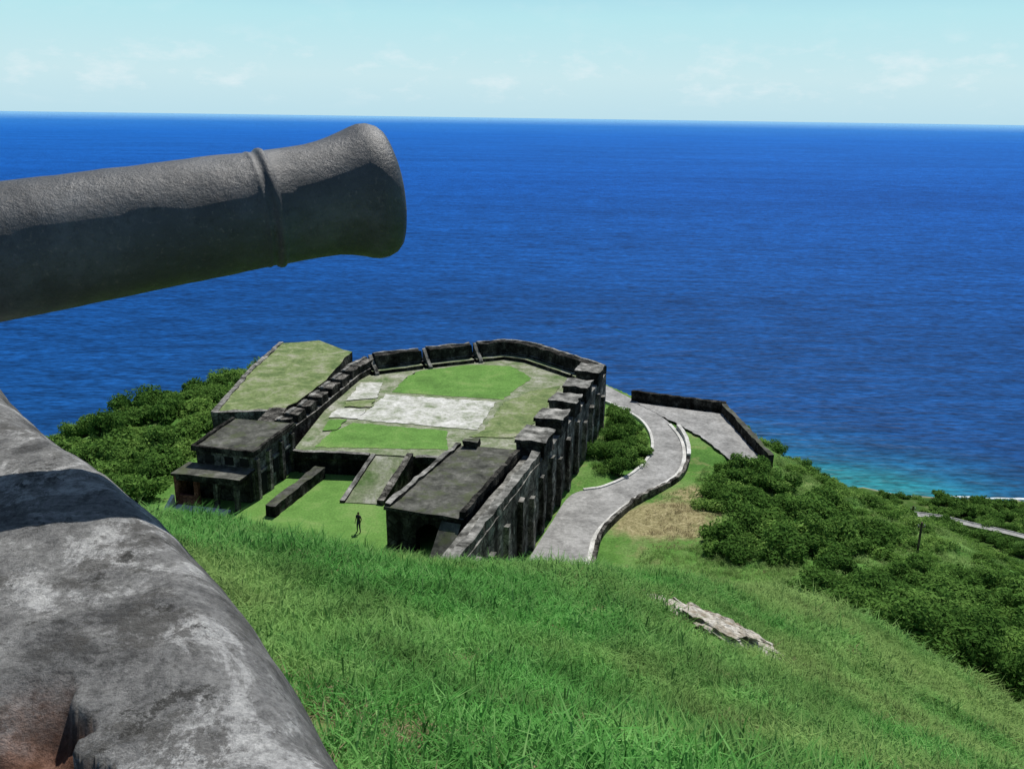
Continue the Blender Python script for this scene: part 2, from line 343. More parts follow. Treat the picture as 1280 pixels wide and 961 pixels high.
for k in range(K):
    b=k*4; af+=[(b,b+4,b+5,b+1),(b+2,b+3,b+7,b+6),(b,b+2,b+6,b+4)]
mesh_obj('arch_head',av,af,M_walld,gh)
rough_prism('roof_slab',[tuple(g[0]-wx*.1-un*.15),tuple(g[1]+wx*.1-un*.15),tuple(g[2]+wx*.1),tuple(g[3]-wx*.1)],3.1,3.32,M_walld,gh,1,.1,M_roof)
rough_prism('roof_rim',[tuple(g[0]-wx*.1),tuple(g[0]+wx*.35),tuple(g[3]+wx*.35),tuple(g[3]-wx*.1)],3.3,3.6,M_walld,gh,.7,.13,M_top)
rough_prism('roof_rim',[tuple(g[1]-wx*.3),tuple(g[1]+wx*.1),tuple(g[2]+wx*.1),tuple(g[2]-wx*.3)],3.3,3.8,M_walld,gh,.7,.13,M_walld)
c=g[3]+wx*.5; rough_prism('chimney',[(c[0],c[1]-.5),(c[0]+1.3,c[1]-.7),(c[0]+1.4,c[1]+.4),(c[0]+.1,c[1]+.5)],2,4.0,M_walld,gh,.5,.2,M_roof,[3.9,4.0,4.0,3.9])
a=g[1]-wx*1.6-un*3.2
rough_prism('sloping_buttress',[tuple(a),tuple(a+wx*1.5),tuple(a+wx*1.5+un*3.1),tuple(a+un*3.1)],-1,3,M_walld,gh,.8,.04,M_roof,[.4,.4,2.9,2.9])
# ---------------------------------------------------------------- left building
sb=empty('stone_barrack_building')
b0,b1,b2,b3=[np.array(p) for p in [(-26.3,69.2),(-21.3,68.0),(-19.7,75.2),(-25.2,76.2)]]
wx=(b1-b0)/np.linalg.norm(b1-b0); un=(b2-b1)/np.linalg.norm(b2-b1)
rough_prism('main_walls',[tuple(b0),tuple(b1),tuple(b2),tuple(b3)],-2,4.05,M_wall,sb,1,.04)
rough_prism('roof_slab',[tuple(b0-wx*.3-un*.3),tuple(b1+wx*.3-un*.3),tuple(b2+wx*.3+un*.2),tuple(b3-wx*.3+un*.2)],4.05,4.3,M_walld,sb,1,.06,M_roof)
for (p,q) in ((b0-wx*.3-un*.3,b1+wx*.3-un*.3),(b3-wx*.3,b0-wx*.3-un*.3),(b1+wx*.3-un*.3,b2+wx*.3)):
    rough_prism('roof_kerb',seg_poly(p,q,.28,1),4.28,4.5,M_walld,sb,.6,.09,M_walld)
for s in (0.2,2.3,4.6,6.6):
    p=b1+un*s; rough_prism('pilaster',[tuple(p-wx*.02),tuple(p+wx*.3),tuple(p+wx*.3+un*.5),tuple(p-wx*.02+un*.5)],-2,3.6,M_wall,sb,1,.03)
for s,w,z0,z1 in ((1.2,.8,0.05,2.1),(3.4,.8,1.2,2.5),(5.6,.7,1.2,2.5)):
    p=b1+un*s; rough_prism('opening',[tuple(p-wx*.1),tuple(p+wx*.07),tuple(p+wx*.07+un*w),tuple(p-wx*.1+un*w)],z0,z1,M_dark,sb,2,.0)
    rough_prism('lintel',[tuple(p-wx*.1-un*.15),tuple(p+wx*.16-un*.15),tuple(p+wx*.16+un*(w+.15)),tuple(p-wx*.1+un*(w+.15))],z1,z1+.22,M_top,sb,1,.01)
for s in (.8,2.6,4.0):
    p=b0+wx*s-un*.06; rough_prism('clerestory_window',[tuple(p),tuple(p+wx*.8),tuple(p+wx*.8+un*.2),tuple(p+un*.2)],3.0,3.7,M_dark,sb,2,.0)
a0,a1=np.array((-27.5,66.9)),np.array((-21.9,65.7)); ax=(a1-a0)/np.linalg.norm(a1-a0)
rough_prism('veranda_roof',[tuple(a0-ax*.2),tuple(a1+ax*.2),tuple(a1+ax*.2+un*2.6),tuple(a0-ax*.2+un*2.6)],2.65,2.85,M_walld,sb,1,.05,M_roof)
rough_prism('veranda_beam',[tuple(a0),tuple(a1),tuple(a1+un*.3),tuple(a0+un*.3)],2.3,2.65,M_walld,sb,1,.02)
for s in (0,1.75,3.5,5.3):
    p=a0+ax*s; rough_prism('veranda_post',[tuple(p),tuple(p+ax*.35),tuple(p+ax*.35+un*.35),tuple(p+un*.35)],-1,2.3,M_brick if s<2 else M_wall,sb,1,.02)
rough_prism('west_panel',[tuple(a0),tuple(a0+ax*.2),tuple(a0+ax*.2+un*2.4),tuple(a0+un*2.4)],-1,2.6,M_brick,sb,1,.03)
rough_prism('porch_half_wall',[tuple(a0+ax*.35),tuple(a0+ax*1.75),tuple(a0+ax*1.75+un*.25),tuple(a0+ax*.35+un*.25)],-1,1.0,M_brick,sb,1,.02)
rough_prism('porch_back',[tuple(a0+un*1.9+ax*.2),tuple(a1+un*1.9),tuple(a1+un*2.4),tuple(a0+un*2.4+ax*.2)],-1,2.6,M_walld,sb,1,.03)
rough_prism('entry_step',[tuple(a0-un*1.0+ax*.2),tuple(a1-un*.9-ax*.8),tuple(a1-ax*.8),tuple(a0+ax*.2)],-1,.16,M_white,sb,1,.03)
rough_prism('stair_cheek',[tuple(a0-un*1.6-ax*.3),tuple(a0-un*1.6),tuple(a0-un*.1),tuple(a0-un*.1-ax*.3)],-1,.8,M_white,sb,1,.02,None,[.1,.1,1.0,1.0])
# ---------------------------------------------------------------- road
def ribbon(name,A,B,z,mat,parent=None):
    vs=[];fs=[]
    for i,(p,q) in enumerate(zip(A,B)):
        for k in range(5):
            c=p+(q-p)*k/4; vs.append((c[0],c[1],z))
        if i:
            for k in range(4): a=(i-1)*5+k; fs.append((a,a+1,a+6,a+5))
    return mesh_obj(name,vs,fs,mat,parent)
ribbon('road',RL,RR,-3.5,M_road)
def strip(name,P,off0,off1,z0,z1,mat,amp=.02,parent=None):
    P=np.asarray(P); T=np.gradient(P,axis=0); T/=np.linalg.norm(T,axis=1)[:,None]; Nn=np.stack([T[:,1],-T[:,0]],1)
    vs=[];fs=[]
    for i in range(len(P)):
        a=P[i]+Nn[i]*off0; b=P[i]+Nn[i]*off1; j=amp*noise.noise(Vector((a[0],a[1],1)))*2
        vs+=[(a[0],a[1],z0),(a[0],a[1],z1+j),(b[0],b[1],z1+j),(b[0],b[1],z0)]
        if i: o=(i-1)*4; fs+=[(o+k,o+k+4,o+(k+1)%4+4,o+(k+1)%4) for k in range(4)]
    n4=len(vs)-4; fs+=[(0,1,2,3),(n4+3,n4+2,n4+1,n4)]
    return mesh_obj(name,vs,fs,mat,parent)
strip('road_kerb',RL[27:],-.3,0.0,-4.2,-3.38,M_kerb)
strip('road_kerb',RR[:60],-.4,.0,-4.2,-3.38,M_kerb)
strip('roadside_stone_wall',RR[6:48],.03,.38,-5,-3.08,M_wall,.2)
strip('roadside_stone_wall',RR[46:58],.03,.45,-5,-2.9,M_kerb,.08)
tw=empty('terrace_parapet_wall')
wall('north_wall',(15.2,107.8),(26.2,103.4),.6,-6,-2.2,M_walld,tw,1,.14,None,.6)
wall('east_wall',(26.3,103.6),(27.4,86.4),.6,-7,-2.3,M_walld,tw,-1,.14,M_roof,.6)
sheet('terrace_paving',[(17.6,103.3),(15.6,107),(25.8,103.0),(26.6,87.2),(23.2,87.8),(21.6,94.5),(19.6,99.0)],-3.46,M_road)
# ---------------------------------------------------------------- foliage kits
def leaf_mat(name,a,b,c,warm=None):
    t=NT(name); oi=t.n.new('ShaderNodeObjectInfo'); at=t.n.new('ShaderNodeAttribute'); at.attribute_name='lv'
    x=t.math('ADD',t.math('MULTIPLY',at.outputs['Fac'],.55),t.math('MULTIPLY',oi.outputs['Random'],.45))
    col=t.ramp(x,[(.05,a),(.5,b),(.95,c)])
    if warm:
        sp=t.xyz()
        side=t.math('MULTIPLY',t.maprange(sp[0],-2,9),t.maprange(sp[1],10,20))
        wv=t.math('ADD',t.noise(.16,4,.6),t.math('MULTIPLY',side,.18))
        col=t.mix(t.math('MULTIPLY',t.ramp(wv,[(.47,0.),(.66,1.)]),.8),col,warm)
        col=t.mix(1,col,t.ramp(t.noise(.7,3,.6),[(.3,.55),(.7,1.25)]),'MULTIPLY')
    d=t.n.new('ShaderNodeBsdfDiffuse'); tr=t.n.new('ShaderNodeBsdfTranslucent'); mx=t.n.new('ShaderNodeMixShader'); mx.inputs[0].default_value=.3
    t.l.new(col,d.inputs[0]); t.l.new(col,tr.inputs[0]); t.l.new(d.outputs[0],mx.inputs[1]); t.l.new(tr.outputs[0],mx.inputs[2]); t.l.new(mx.outputs[0],t.out.inputs['Surface'])
    return t.m
M_leaf=leaf_mat('shrub_leaves',(.035,.085,.018),(.085,.18,.036),(.17,.3,.07))
M_leaf2=leaf_mat('light_shrub_leaves',(.085,.18,.035),(.15,.28,.06),(.25,.38,.1))
M_bark=flat_mat('bark',(.05,.04,.03),(.1,.08,.06),(.16,.13,.1),3,12)
M_blade=leaf_mat('grass_blades',(.06,.19,.035),(.115,.34,.075),(.25,.46,.15),(.28,.4,.13))
M_bladed=leaf_mat('dry_grass_blades',(.2,.16,.08),(.36,.30,.17),(.48,.42,.27))
def shrub(name,R,nl,ls,mat,seed,flat=.7,trunk=True):
    r=random.Random(seed); vs=[];fs=[];lv=[];mi=[]
    lobes=[]
    for k in range(10):
        a=r.uniform(0,6.28); d=R*r.uniform(.1,.8)
        lobes.append((Vector((d*math.cos(a),d*math.sin(a),R*flat*r.uniform(.3,1.0))),R*r.uniform(.22,.48)))
    for k in range(nl):
        c,lr=r.choice(lobes); u=Vector((r.gauss(0,1),r.gauss(0,1),r.gauss(0,1))).normalized()
        rad=lr*(r.random()**.28)*(1+.4*noise.noise(u*2.6+c*3)); p=c+Vector((u.x*rad,u.y*rad,u.z*rad*.85))
        if p.z<0: p.z=abs(p.z)*.3
        nrm=(u+Vector((r.gauss(0,.6),r.gauss(0,.6),r.gauss(0,.6)+.4))).normalized()
        tx=nrm.orthogonal().normalized(); tx=Matrix.Rotation(r.uniform(0,6.28),3,nrm)@tx; ty=nrm.cross(tx); s=ls*r.uniform(.6,1.4)
        b=len(vs); vs+=[p-tx*s,p-ty*s*.45,p+tx*s,p+ty*s*.45+nrm*s*.2]; fs.append((b,b+1,b+2,b+3)); lv.append(min(1,max(0,.5*r.random()+.5*(.5+.9*noise.noise(c*2+u*.7))))); mi.append(0)
    if trunk:
        for c,lr in lobes:
            b=len(vs); w=R*.03; e=c
            for z,p,ww in ((0,Vector((c.x*.1,c.y*.1,-.3)),w),(1,e,w*.35)):
                for q in range(5): vs.append(p+Vector((ww*math.cos(q*1.257),ww*math.sin(q*1.257),0)))
            for q in range(5): fs.append((b+q,b+(q+1)%5,b+5+(q+1)%5,b+5+q)); lv.append(.5); mi.append(1)
    me=bpy.data.meshes.new(name); me.from_pydata([tuple(v) for v in vs],[],fs)
    me.materials.append(mat); me.materials.append(M_bark); me.polygons.foreach_set('material_index',mi)
    at=me.attributes.new('lv','FLOAT','FACE'); at.data.foreach_set('value',lv); me.update()
    return bpy.data.objects.new(name,me)
def tuft(name,nb,rad,h,w,mat,seed):
    r=random.Random(seed); vs=[];fs=[];lv=[]
    for k in range(nb):
        a=r.uniform(0,6.28); d=rad*math.sqrt(r.random()); p=Vector((d*math.cos(a),d*math.sin(a),-.03)); a2=r.uniform(0,6.28); hh=h*r.uniform(.5,1.25)
        lean=Vector((math.cos(a2),math.sin(a2),0))*hh*r.uniform(.2,1.0); sd=Vector((-math.sin(a2+r.uniform(-1,1)),math.cos(a2),0))*w*r.uniform(.7,1.3)
        m=p+lean*.35+Vector((0,0,hh*.6)); tp=p+lean+Vector((0,0,hh*r.uniform(.65,.95)))
        b=len(vs); vs+=[p-sd,p+sd,m+sd*.75,m-sd*.75,tp]; fs+=[(b,b+1,b+2,b+3),(b+3,b+2,b+4)]; q=r.random(); lv+=[q,q]
    me=bpy.data.meshes.new(name); me.from_pydata([tuple(v) for v in vs],[],fs); me.materials.append(mat)
    at=me.attributes.new('lv','FLOAT','FACE'); at.data.foreach_set('value',lv); me.update()
    return bpy.data.objects.new(name,me)
def coll(name,obs):
    c=bpy.data.collections.new(name)
    for o in obs: c.objects.link(o)
    return c
def scatter(name,P,S,Rz,col,tilt=.12,seed=1):
    me=bpy.data.meshes.new(name); me.from_pydata([tuple(p) for p in P],[],[])
    r=np.random.default_rng(seed); n=len(P)
    a=me.attributes.new('scl','FLOAT_VECTOR','POINT'); a.data.foreach_set('vector',np.asarray(S,dtype=np.float32).ravel())
    rot=np.stack([r.normal(0,tilt,n),r.normal(0,tilt,n),np.asarray(Rz)],1).astype(np.float32)
    a=me.attributes.new('rot','FLOAT_VECTOR','POINT'); a.data.foreach_set('vector',rot.ravel())
    o=link(bpy.data.objects.new(name,me))
    ng=bpy.data.node_groups.new(name+'_nodes','GeometryNodeTree')
    ng.interface.new_socket('Geometry',in_out='INPUT',socket_type='NodeSocketGeometry'); ng.interface.new_socket('Geometry',in_out='OUTPUT',socket_type='NodeSocketGeometry')
    N=ng.nodes; gi=N.new('NodeGroupInput'); go=N.new('NodeGroupOutput'); ip=N.new('GeometryNodeInstanceOnPoints'); ci=N.new('GeometryNodeCollectionInfo')
    ci.inputs['Collection'].default_value=col; ci.inputs['Separate Children'].default_value=True; ci.inputs['Reset Children'].default_value=True
    ip.inputs['Pick Instance'].default_value=True
    rv=N.new('FunctionNodeRandomValue'); rv.data_type='INT'
    [s for s in rv.inputs if s.name=='Max' and s.type=='INT'][0].default_value=len(col.objects)-1
    na=N.new('GeometryNodeInputNamedAttribute'); na.data_type='FLOAT_VECTOR'; na.inputs['Name'].default_value='scl'
    nb=N.new('GeometryNodeInputNamedAttribute'); nb.data_type='FLOAT_VECTOR'; nb.inputs['Name'].default_value='rot'
    L=ng.links.new
    L(gi.outputs[0],ip.inputs['Points']); L(ci.outputs[0],ip.inputs['Instance'])
    L([s for s in rv.outputs if s.type=='INT'][0],ip.inputs['Instance Index'])
    L(na.outputs[0],ip.inputs['Scale']); L(nb.outputs[0],ip.inputs['Rotation']); L(ip.outputs[0],go.inputs[0])
    m=o.modifiers.new('scatter','NODES'); m.node_group=ng
    return o
K_sh=coll('shrub_kit',[shrub('shrub_a',1.6,1800,.14,M_leaf,1),shrub('shrub_b',1.8,2000,.15,M_leaf,2,.8),shrub('shrub_c',1.4,1500,.13,M_leaf2,3,.6),shrub('shrub_d',1.7,1800,.14,M_leaf,4,.95),shrub('shrub_e',1.5,1500,.13,M_leaf2,5,.5)])
K_sc=coll('scrub_kit',[shrub('scrub_a',1.5,1600,.12,M_leaf2,31,.5),shrub('scrub_b',1.7,1800,.13,M_leaf2,32,.45),shrub('scrub_c',1.4,1600,.12,M_leaf,33,.65)])
K_bg=coll('big_shrub_kit',[shrub('big_shrub_a',2.0,5200,.09,M_leaf2,11,.8),shrub('big_shrub_b',2.2,5600,.095,M_leaf,12,.9),shrub('big_shrub_c',1.9,5000,.09,M_leaf,13,1.0)])
def inside(poly,x,y):
    ins=False; j=len(poly)-1
    for i in range(len(poly)):
        if (poly[i][1]>y)!=(poly[j][1]>y) and x<(poly[j][0]-poly[i][0])*(y-poly[i][1])/(poly[j][1]-poly[i][1])+poly[i][0]: ins=not ins
        j=i
    return ins
CR=catmull([(205,470),(232,478),(253,474),(266,462),(275,448),(281,433),(284,418),(286,400)],10)
def place(name,areas,kit,seed,avoid=None):
    r=random.Random(seed); P=[];S=[];R=[]
    for (poly,num,smin,smax) in areas:
        xs=[p[0] for p in poly]; ys=[p[1] for p in poly]; k=0; tries=0
        while k<num and tries<20000:
            tries+=1; x=r.uniform(min(xs),max(xs)); y=r.uniform(min(ys),max(ys))
            if not inside(poly,x,y): continue
            if avoid is not None and (np.min(np.hypot(avoid[:,0]-x,avoid[:,1]-y))<6.5 or np.min(np.hypot(avoid[25:,0]*.97-x,avoid[25:,1]*.97-y))<6): continue
            s=r.uniform(smin,smax); P.append((x,y,h1(x,y)-.15*s)); S.append((s*r.uniform(.9,1.2),s*r.uniform(.9,1.2),s*r.uniform(.8,1.1))); R.append(r.uniform(0,6.28)); k+=1
    return scatter(name,P,S,R,kit,.1,seed)
place('hillside_shrubs',[
 ([(8.0,82.2),(10.8,83.2),(13.6,88),(14.6,93),(14.6,99),(11.5,102),(11.6,96),(9,87)],46,.5,.95),
 ([(17.5,72),(21,75),(27,80),(26.5,84),(22,84),(19.8,80)],40,.7,1.2),
 ([(15,61),(24,58),(32,66),(31,78),(24,76),(18,70)],72,.7,1.35),
 ([(26,105),(33,96),(40,96),(36,112)],24,.6,1.0),
 ([(-31.5,66),(-31.8,116),(-28,122),(-36,124),(-48,110),(-58,92),(-52,70),(-40,58),(-32,58)],90,.7,1.6),
],K_sh,5)
place('scrub',[
 ([(-31.5,64),(-31.8,116),(-28,122),(-36,124),(-48,110),(-58,92),(-52,70),(-40,58),(-30,58)],210,.6,1.4),
 ([(-24,40),(-31,62),(-45,62),(-45,40)],50,.8,1.3),
 ([(29,60),(42,62),(54,85),(46,97),(34,95),(28,86),(30,76)],240,.35,.9),
 ([(-30,122),(-10,112),(10,112),(10,120),(-25,130)],24,.9,1.3),
],K_sc,15)
place('dense_bushes',[([(17,33),(15.5,40),(20,50),(40,62),(44,54),(42,38),(30,26),(20,27.5)],130,.7,1.4),],K_bg,6)
place('coastal_woodland',[([(200,450),(215,525),(330,515),(400,480),(400,400),(240,400)],420,2.2,4.0),([(-85,130),(-60,120),(-58,135),(-75,160)],25,1.5,2.5)],K_sh,8,CR)
pts=CR
vs=[];fs=[]
T=np.gradient(pts,axis=0); T/=np.linalg.norm(T,axis=1)[:,None]
for i,(p,tt) in enumerate(zip(pts,T)):
    nn=np.array([-tt[1],tt[0]]); z=h1(*p)+2.2
    row=[(-7,z-5),(-3.3,z+.5),(-3.0,z+.5),(-3.0,z),(3.0,z),(3.0,z+.5),(3.3,z+.5),(7,z-5)]
    for o,zz in row: c=p+nn*o; vs.append((c[0],c[1],zz))
    if i:
        for k in range(7): b=8*(i-1)+k; fs.append((b,b+1,b+9,b+8))
co_=mesh_obj('coast_road',vs,fs,M_kerb); co_.data.materials.append(M_road); co_.data.materials.append(M_hill)
for i,f in enumerate(co_.data.polygons): f.material_index={3:1,0:2,6:2}.get(i%7,0)
# ---------------------------------------------------------------- grass
dW=np.array([-.64,.77]); dW/=np.linalg.norm(dW); nW=np.array([dW[1],-dW[0]])
K_g=coll('grass_kit',[tuft('tuft_%d'%i,40,.19,.24,.006,M_blade,20+i) for i in range(5)])
K_gd=coll('dry_grass_kit',[tuft('dry_%d'%i,30,.17,.17,.005,M_bladed,40+i) for i in range(3)])
N=24000
r=rng.uniform(2.3,42,N); th=rng.uniform(math.radians(-34),math.radians(40),N)
x=r*np.sin(th); y=r*np.cos(th)
N2=8000; x2=rng.uniform(4,50,N2); y2=rng.uniform(44,96,N2); kk=(x2/y2<.62)&(x2/y2>.1)
rdm=np.sqrt(((x2[:,None]-RC[:,0])**2+(y2[:,None]-RC[:,1])**2)).min(1); kk&=(rdm>4.0)&~((x2>14.5)&(x2<28.2)&(y2>86)&(y2<108))&~((x2<12)&(y2>60)&(y2<82)&(x2<(y2-60)*.28+9))
x=np.concatenate([x,x2[kk]]); y=np.concatenate([y,y2[kk]]); far=np.concatenate([np.zeros(N,bool),np.ones(kk.sum(),bool)]); r=np.hypot(x,y)
z=hz(x,y)
nn=x*nW[0]+y*nW[1]
rockc=np.array([(4.1,18.7),(4.6,18.2),(5.1,17.7),(5.5,17.3),(3.9,18.2),(4.4,17.6),(5.0,17.1),(4.4,18.9),(4.9,18.4),(5.4,17.9),(4.2,17.2),(4.7,16.8)])
rd=np.sqrt(((x[:,None]-rockc[:,0])**2+(y[:,None]-rockc[:,1])**2)).min(1)
nz=np.array([noise.noise(Vector((a*.9,b*.9,0))) for a,b in zip(x,y)]); nz2=np.array([noise.noise(Vector((a*.25,b*.25,4))) for a,b in zip(x,y)])
nz3=np.array([noise.noise(Vector((a*2.2,b*2.2,7))) for a,b in zip(x,y)])
bare=(nn<2.0)&(nz3>.12)
keep=(nn>.84)&(rd>.42)&~bare
drym=keep&((nz>.36)|((nn<2.6)&(nz3>-.15))|((rd<.9)&(nz2>-.1)))&(rng.random(len(x))<.5)
drym|=keep&far&(np.hypot(x-13.5,y-71)<5.5)
zoff=np.array([rough(a,b) for a,b in zip(x,y)])
sc_=np.where(far,1.5,(.8+.012*r))*(1+.6*nz2)*rng.uniform(.6,1.35,len(x))
for nm,mk,kit in (('grass',keep&~drym,K_g),('dry_grass',drym,K_gd)):
    k=np.where(mk)[0]; P=np.stack([x[k],y[k],(z+zoff)[k]],1); s=sc_[k]*(1 if nm=='grass' else .8)
    wdt=np.where(far[k],1.5,1.0+.02*r[k])
    scatter(nm,P,np.stack([s*wdt,s*wdt,s],1),rng.uniform(0,6.28,len(k)),kit,.15,3)
# ---------------------------------------------------------------- rocks
def rocks(name,items,ang):
    bm=bmesh.new()
    for i,(cx,cy,sx,sy,sz) in enumerate(items):
        res=bmesh.ops.create_icosphere(bm,subdivisions=5 if sx>.3 else 3,radius=1)
        cz=h1(cx,cy)+rough(cx,cy); gx_=(h1(cx+.5,cy)-h1(cx-.5,cy)); gy_=(h1(cx,cy+.5)-h1(cx,cy-.5))
        for v in res['verts']:
            u=v.co.copy(); k=1+.55*noise.fractal(u*1.4+Vector((i*7+cx,0,0)),1,2,5)
            X_=u.x*sx*k; Y_=u.y*sy*k; dx=X_*math.cos(ang)-Y_*math.sin(ang); dy=X_*math.sin(ang)+Y_*math.cos(ang)
            v.co=Vector((cx+dx,cy+dy,cz+gx_*dx+gy_*dy+.07+max(-.8,min(.5,u.z))*sz*(1+.8*noise.fractal(Vector((dx*4+i,dy*4,0)),1,2,4))))
    me=bpy.data.meshes.new(name); bm.to_mesh(me); bm.free(); me.materials.append(M_rock); link(bpy.data.objects.new(name,me))
rocks('rock_outcrop',[(4.75,17.95,1.15,.75,.26),(3.75,18.95,.35,.26,.16),(5.75,16.9,.25,.2,.12),(4.3,17.2,.2,.16,.1)],-.75)
rocks('loose_stones',[(-.55,3.0,.1,.08,.08),(-.28,2.85,.07,.06,.06),(-.75,3.4,.08,.06,.06),(.05,3.2,.06,.05,.05),(-.4,3.5,.05,.05,.045),(.2,2.9,.09,.07,.07)],.3)
# ---------------------------------------------------------------- gun parapet (foreground)
t=NT('weathered_cement')
n1=t.noise(2.3,13,.72,dist=.5)
col=t.ramp(n1,[(.40,(.11,.11,.108)),(.445,(.21,.21,.205)),(.51,(.29,.29,.28)),(.53,(.45,.45,.44)),(.62,(.62,.62,.6))])
col=t.mix(1,col,t.ramp(t.noise(60,8,.8),[(.34,.45),(.58,1.12)]),'MULTIPLY')
blk=t.ramp(t.noise(3.1,12,.8,dist=.2),[(.53,0.),(.565,1.)]); col=t.mix(t.math('MULTIPLY',blk,.7),col,(.09,.087,.08))
lich=t.ramp(t.noise(7.3,9,.8),[(.59,0.),(.63,1.)]); col=t.mix(t.math('MULTIPLY',lich,.8),col,(.04,.039,.035))
ae=t.n.new('ShaderNodeAttribute'); ae.attribute_name='rim'
grime=t.math('MULTIPLY',t.ramp(t.math('ADD',ae.outputs['Fac'],t.math('MULTIPLY',t.math('SUBTRACT',t.noise(4,9,.75),.5),1.6)),[(.45,0.),(.75,1.)]),.72)
col=t.mix(grime,col,t.ramp(t.noise(20,6,.7),[(.35,(.04,.04,.036)),(.65,(.13,.128,.12))]))
at=t.n.new('ShaderNodeAttribute'); at.attribute_name='broken'
col=t.mix(at.outputs['Fac'],col,t.ramp(t.noise(16,9,.75),[(.3,(.03,.015,.012)),(.5,(.14,.07,.045)),(.7,(.38,.22,.16))]))
h=t.math('ADD',t.noise(16,9,.75),t.math('MULTIPLY',t.noise(150,5,.75),.5)); t.bump(h,1.0,.018)
M_cem=t.fin(col,.93,.1)
ts=np.linspace(-3.2,6.0,500)
ns=np.concatenate([np.linspace(-.32,.34,76),np.linspace(.35,.71,44)])
prof=lambda n_: 30.03-.02*max(0,n_)-(.33*max(0,(n_-.44)/.25)**2.4)
def offw(tv): return .10*math.exp(-((tv-2.2)/.8)**2)-.02*float(1-sm(1.0,1.8,np.array(tv)))-.01
vs=[];fs=[];br=[];rim=[]
for ti,tv in enumerate(ts):
    of=offw(tv)
    for n_ in ns:
        p=dW*tv+nW*(n_+of*float(sm(-.1,.4,np.array(n_))))
        q=Vector((p[0]*1.0,p[1]*1.0,0))
        z_=prof(n_)+.014*noise.fractal(q*1.3,1,2,5)+.007*noise.fractal(q*12,1,2,6)
        lim=.245+.07*noise.noise(q*2.1+Vector((3,3,3)))+.05*noise.noise(q*9)+.02*noise.noise(q*30)
        b=float(sm(-.004,.008,np.array(lim-n_)))*float(1-sm(1.45,1.6,np.array(tv+.2*noise.noise(q*3))))
        z_-=b*(.07+.03*noise.fractal(q*12,1,2,6)+.3*max(0,lim-n_))
        jn=.014*noise.noise(Vector((p[0]*6,p[1]*6,z_*6)))
        pp=p+nW*jn
        vs.append((pp[0],pp[1],z_)); br.append(b); rim.append(float(sm(.42,.68,np.array(n_))))
    for k,zz in enumerate((29.5,29.2,28.8,28.2,27.2)):
        p=dW*tv+nW*(.72+of+.01*k+.02*noise.noise(Vector((tv*3,zz*3,0)))); vs.append((p[0],p[1],zz)); br.append(0); rim.append(1)
m=len(ns)+5
for i in range(len(ts)-1):
    for j in range(m-1): a=i*m+j; fs.append((a,a+m,a+m+1,a+1))
gp=empty('gun_parapet')
o=mesh_obj('cement_capping',vs,fs,M_cem,gp,True)
a_=o.data.attributes.new('broken','FLOAT','POINT'); a_.data.foreach_set('value',br)
a_=o.data.attributes.new('rim','FLOAT','POINT'); a_.data.foreach_set('value',rim)
pA=dW*-3.2+nW*-.32; pB=dW*6+nW*-.32; qA=pA-nW*4.5; qB=pB-nW*4.5
rough_prism('parapet_inner_face',[tuple(pA),tuple(pB),tuple(pB-nW*.12),tuple(pA-nW*.12)],28.5,29.9,M_walld,gp,.6,.02)
rough_prism('gun_platform_floor',[tuple(pA-nW*.12),tuple(pB-nW*.12),tuple(qB),tuple(qA)],27,29.3,M_walld,gp,1,.02,M_roof)
# ---------------------------------------------------------------- cannon
cn=empty('cannon')
t=NT('black_iron')
c1=t.ramp(t.noise(3,9,.75),[(.3,(.010,.013,.016)),(.5,(.028,.034,.039)),(.7,(.085,.093,.1))])
spk=t.ramp(t.noise(60,5,.75),[(.58,0.),(.68,1.)]); c1=t.mix(t.math('MULTIPLY',spk,.4),c1,(.2,.17,.14))
pit=t.ramp(t.noise(45,6,.85),[(.34,.3),(.46,1.)]); c1=t.mix(1,c1,pit,'MULTIPLY')
h=t.math('ADD',t.noise(22,9,.75),t.math('MULTIPLY',t.noise(110,4,.75),.4)); t.bump(h,.6,.009)
M_iron=t.fin(c1,t.ramp(t.noise(9,7,.75),[(.35,.42),(.65,.64)]),.75)
Mz=Vector((-.396,2.805,30.779)); Ax=Vector((.895,.427,.131)).normalized()
prof=[(-.0,.0),(-.0,.075),(.0,.08),(-.003,.165),(.004,.183),(.018,.196),(.04,.2035),(.065,.204),(.085,.199),(.11,.190),(.15,.179),(.19,.172),(.23,.168),(.30,.1655),(.352,.166),(.356,.171),(.362,.1745),(.370,.1745),(.376,.171),(.380,.1665),(.392,.1665),(.395,.168),(.400,.1695),(.405,.168),(.41,.167),(.6,.170),(.9,.176),(1.15,.181),(1.5,.188),(1.70,.192),(1.71,.2),(1.74,.2),(1.75,.196),(2.2,.208),(2.6,.22),(2.62,.232),(2.68,.232),(2.70,.222),(2.98,.228),(3.0,.245),(3.06,.245),(3.1,.2),(3.16,.12),(3.2,.06),(3.24,.05),(3.28,.075),(3.34,.085),(3.4,.06),(3.43,0)]
e1=Ax.cross(Vector((0,0,1))).normalized(); e2=e1.cross(Ax).normalized(); S=96
pp=[]
for i in range(len(prof)-1):
    (s0,r0),(s1,r1)=prof[i],prof[i+1]; k=max(1,int((s1-s0)/.03))
    for j in range(k): pp.append((s0+(s1-s0)*j/k,r0+(r1-r0)*j/k))
pp.append(prof[-1])
vs=[];fs=[]
for (s,r_) in pp:
    for k in range(S):
        a=2*math.pi*k/S; p=Mz-Ax*s+(e1*math.cos(a)+e2*math.sin(a))*r_
        p+= (e1*math.cos(a)+e2*math.sin(a))*(.0028*noise.fractal(p*9,1,2,5)) if r_>.05 else Vector()
        vs.append(p)
for i in range(len(pp)-1):
    for k in range(S): fs.append((i*S+k,i*S+(k+1)%S,(i+1)*S+(k+1)%S,(i+1)*S+k))
b=len(vs)
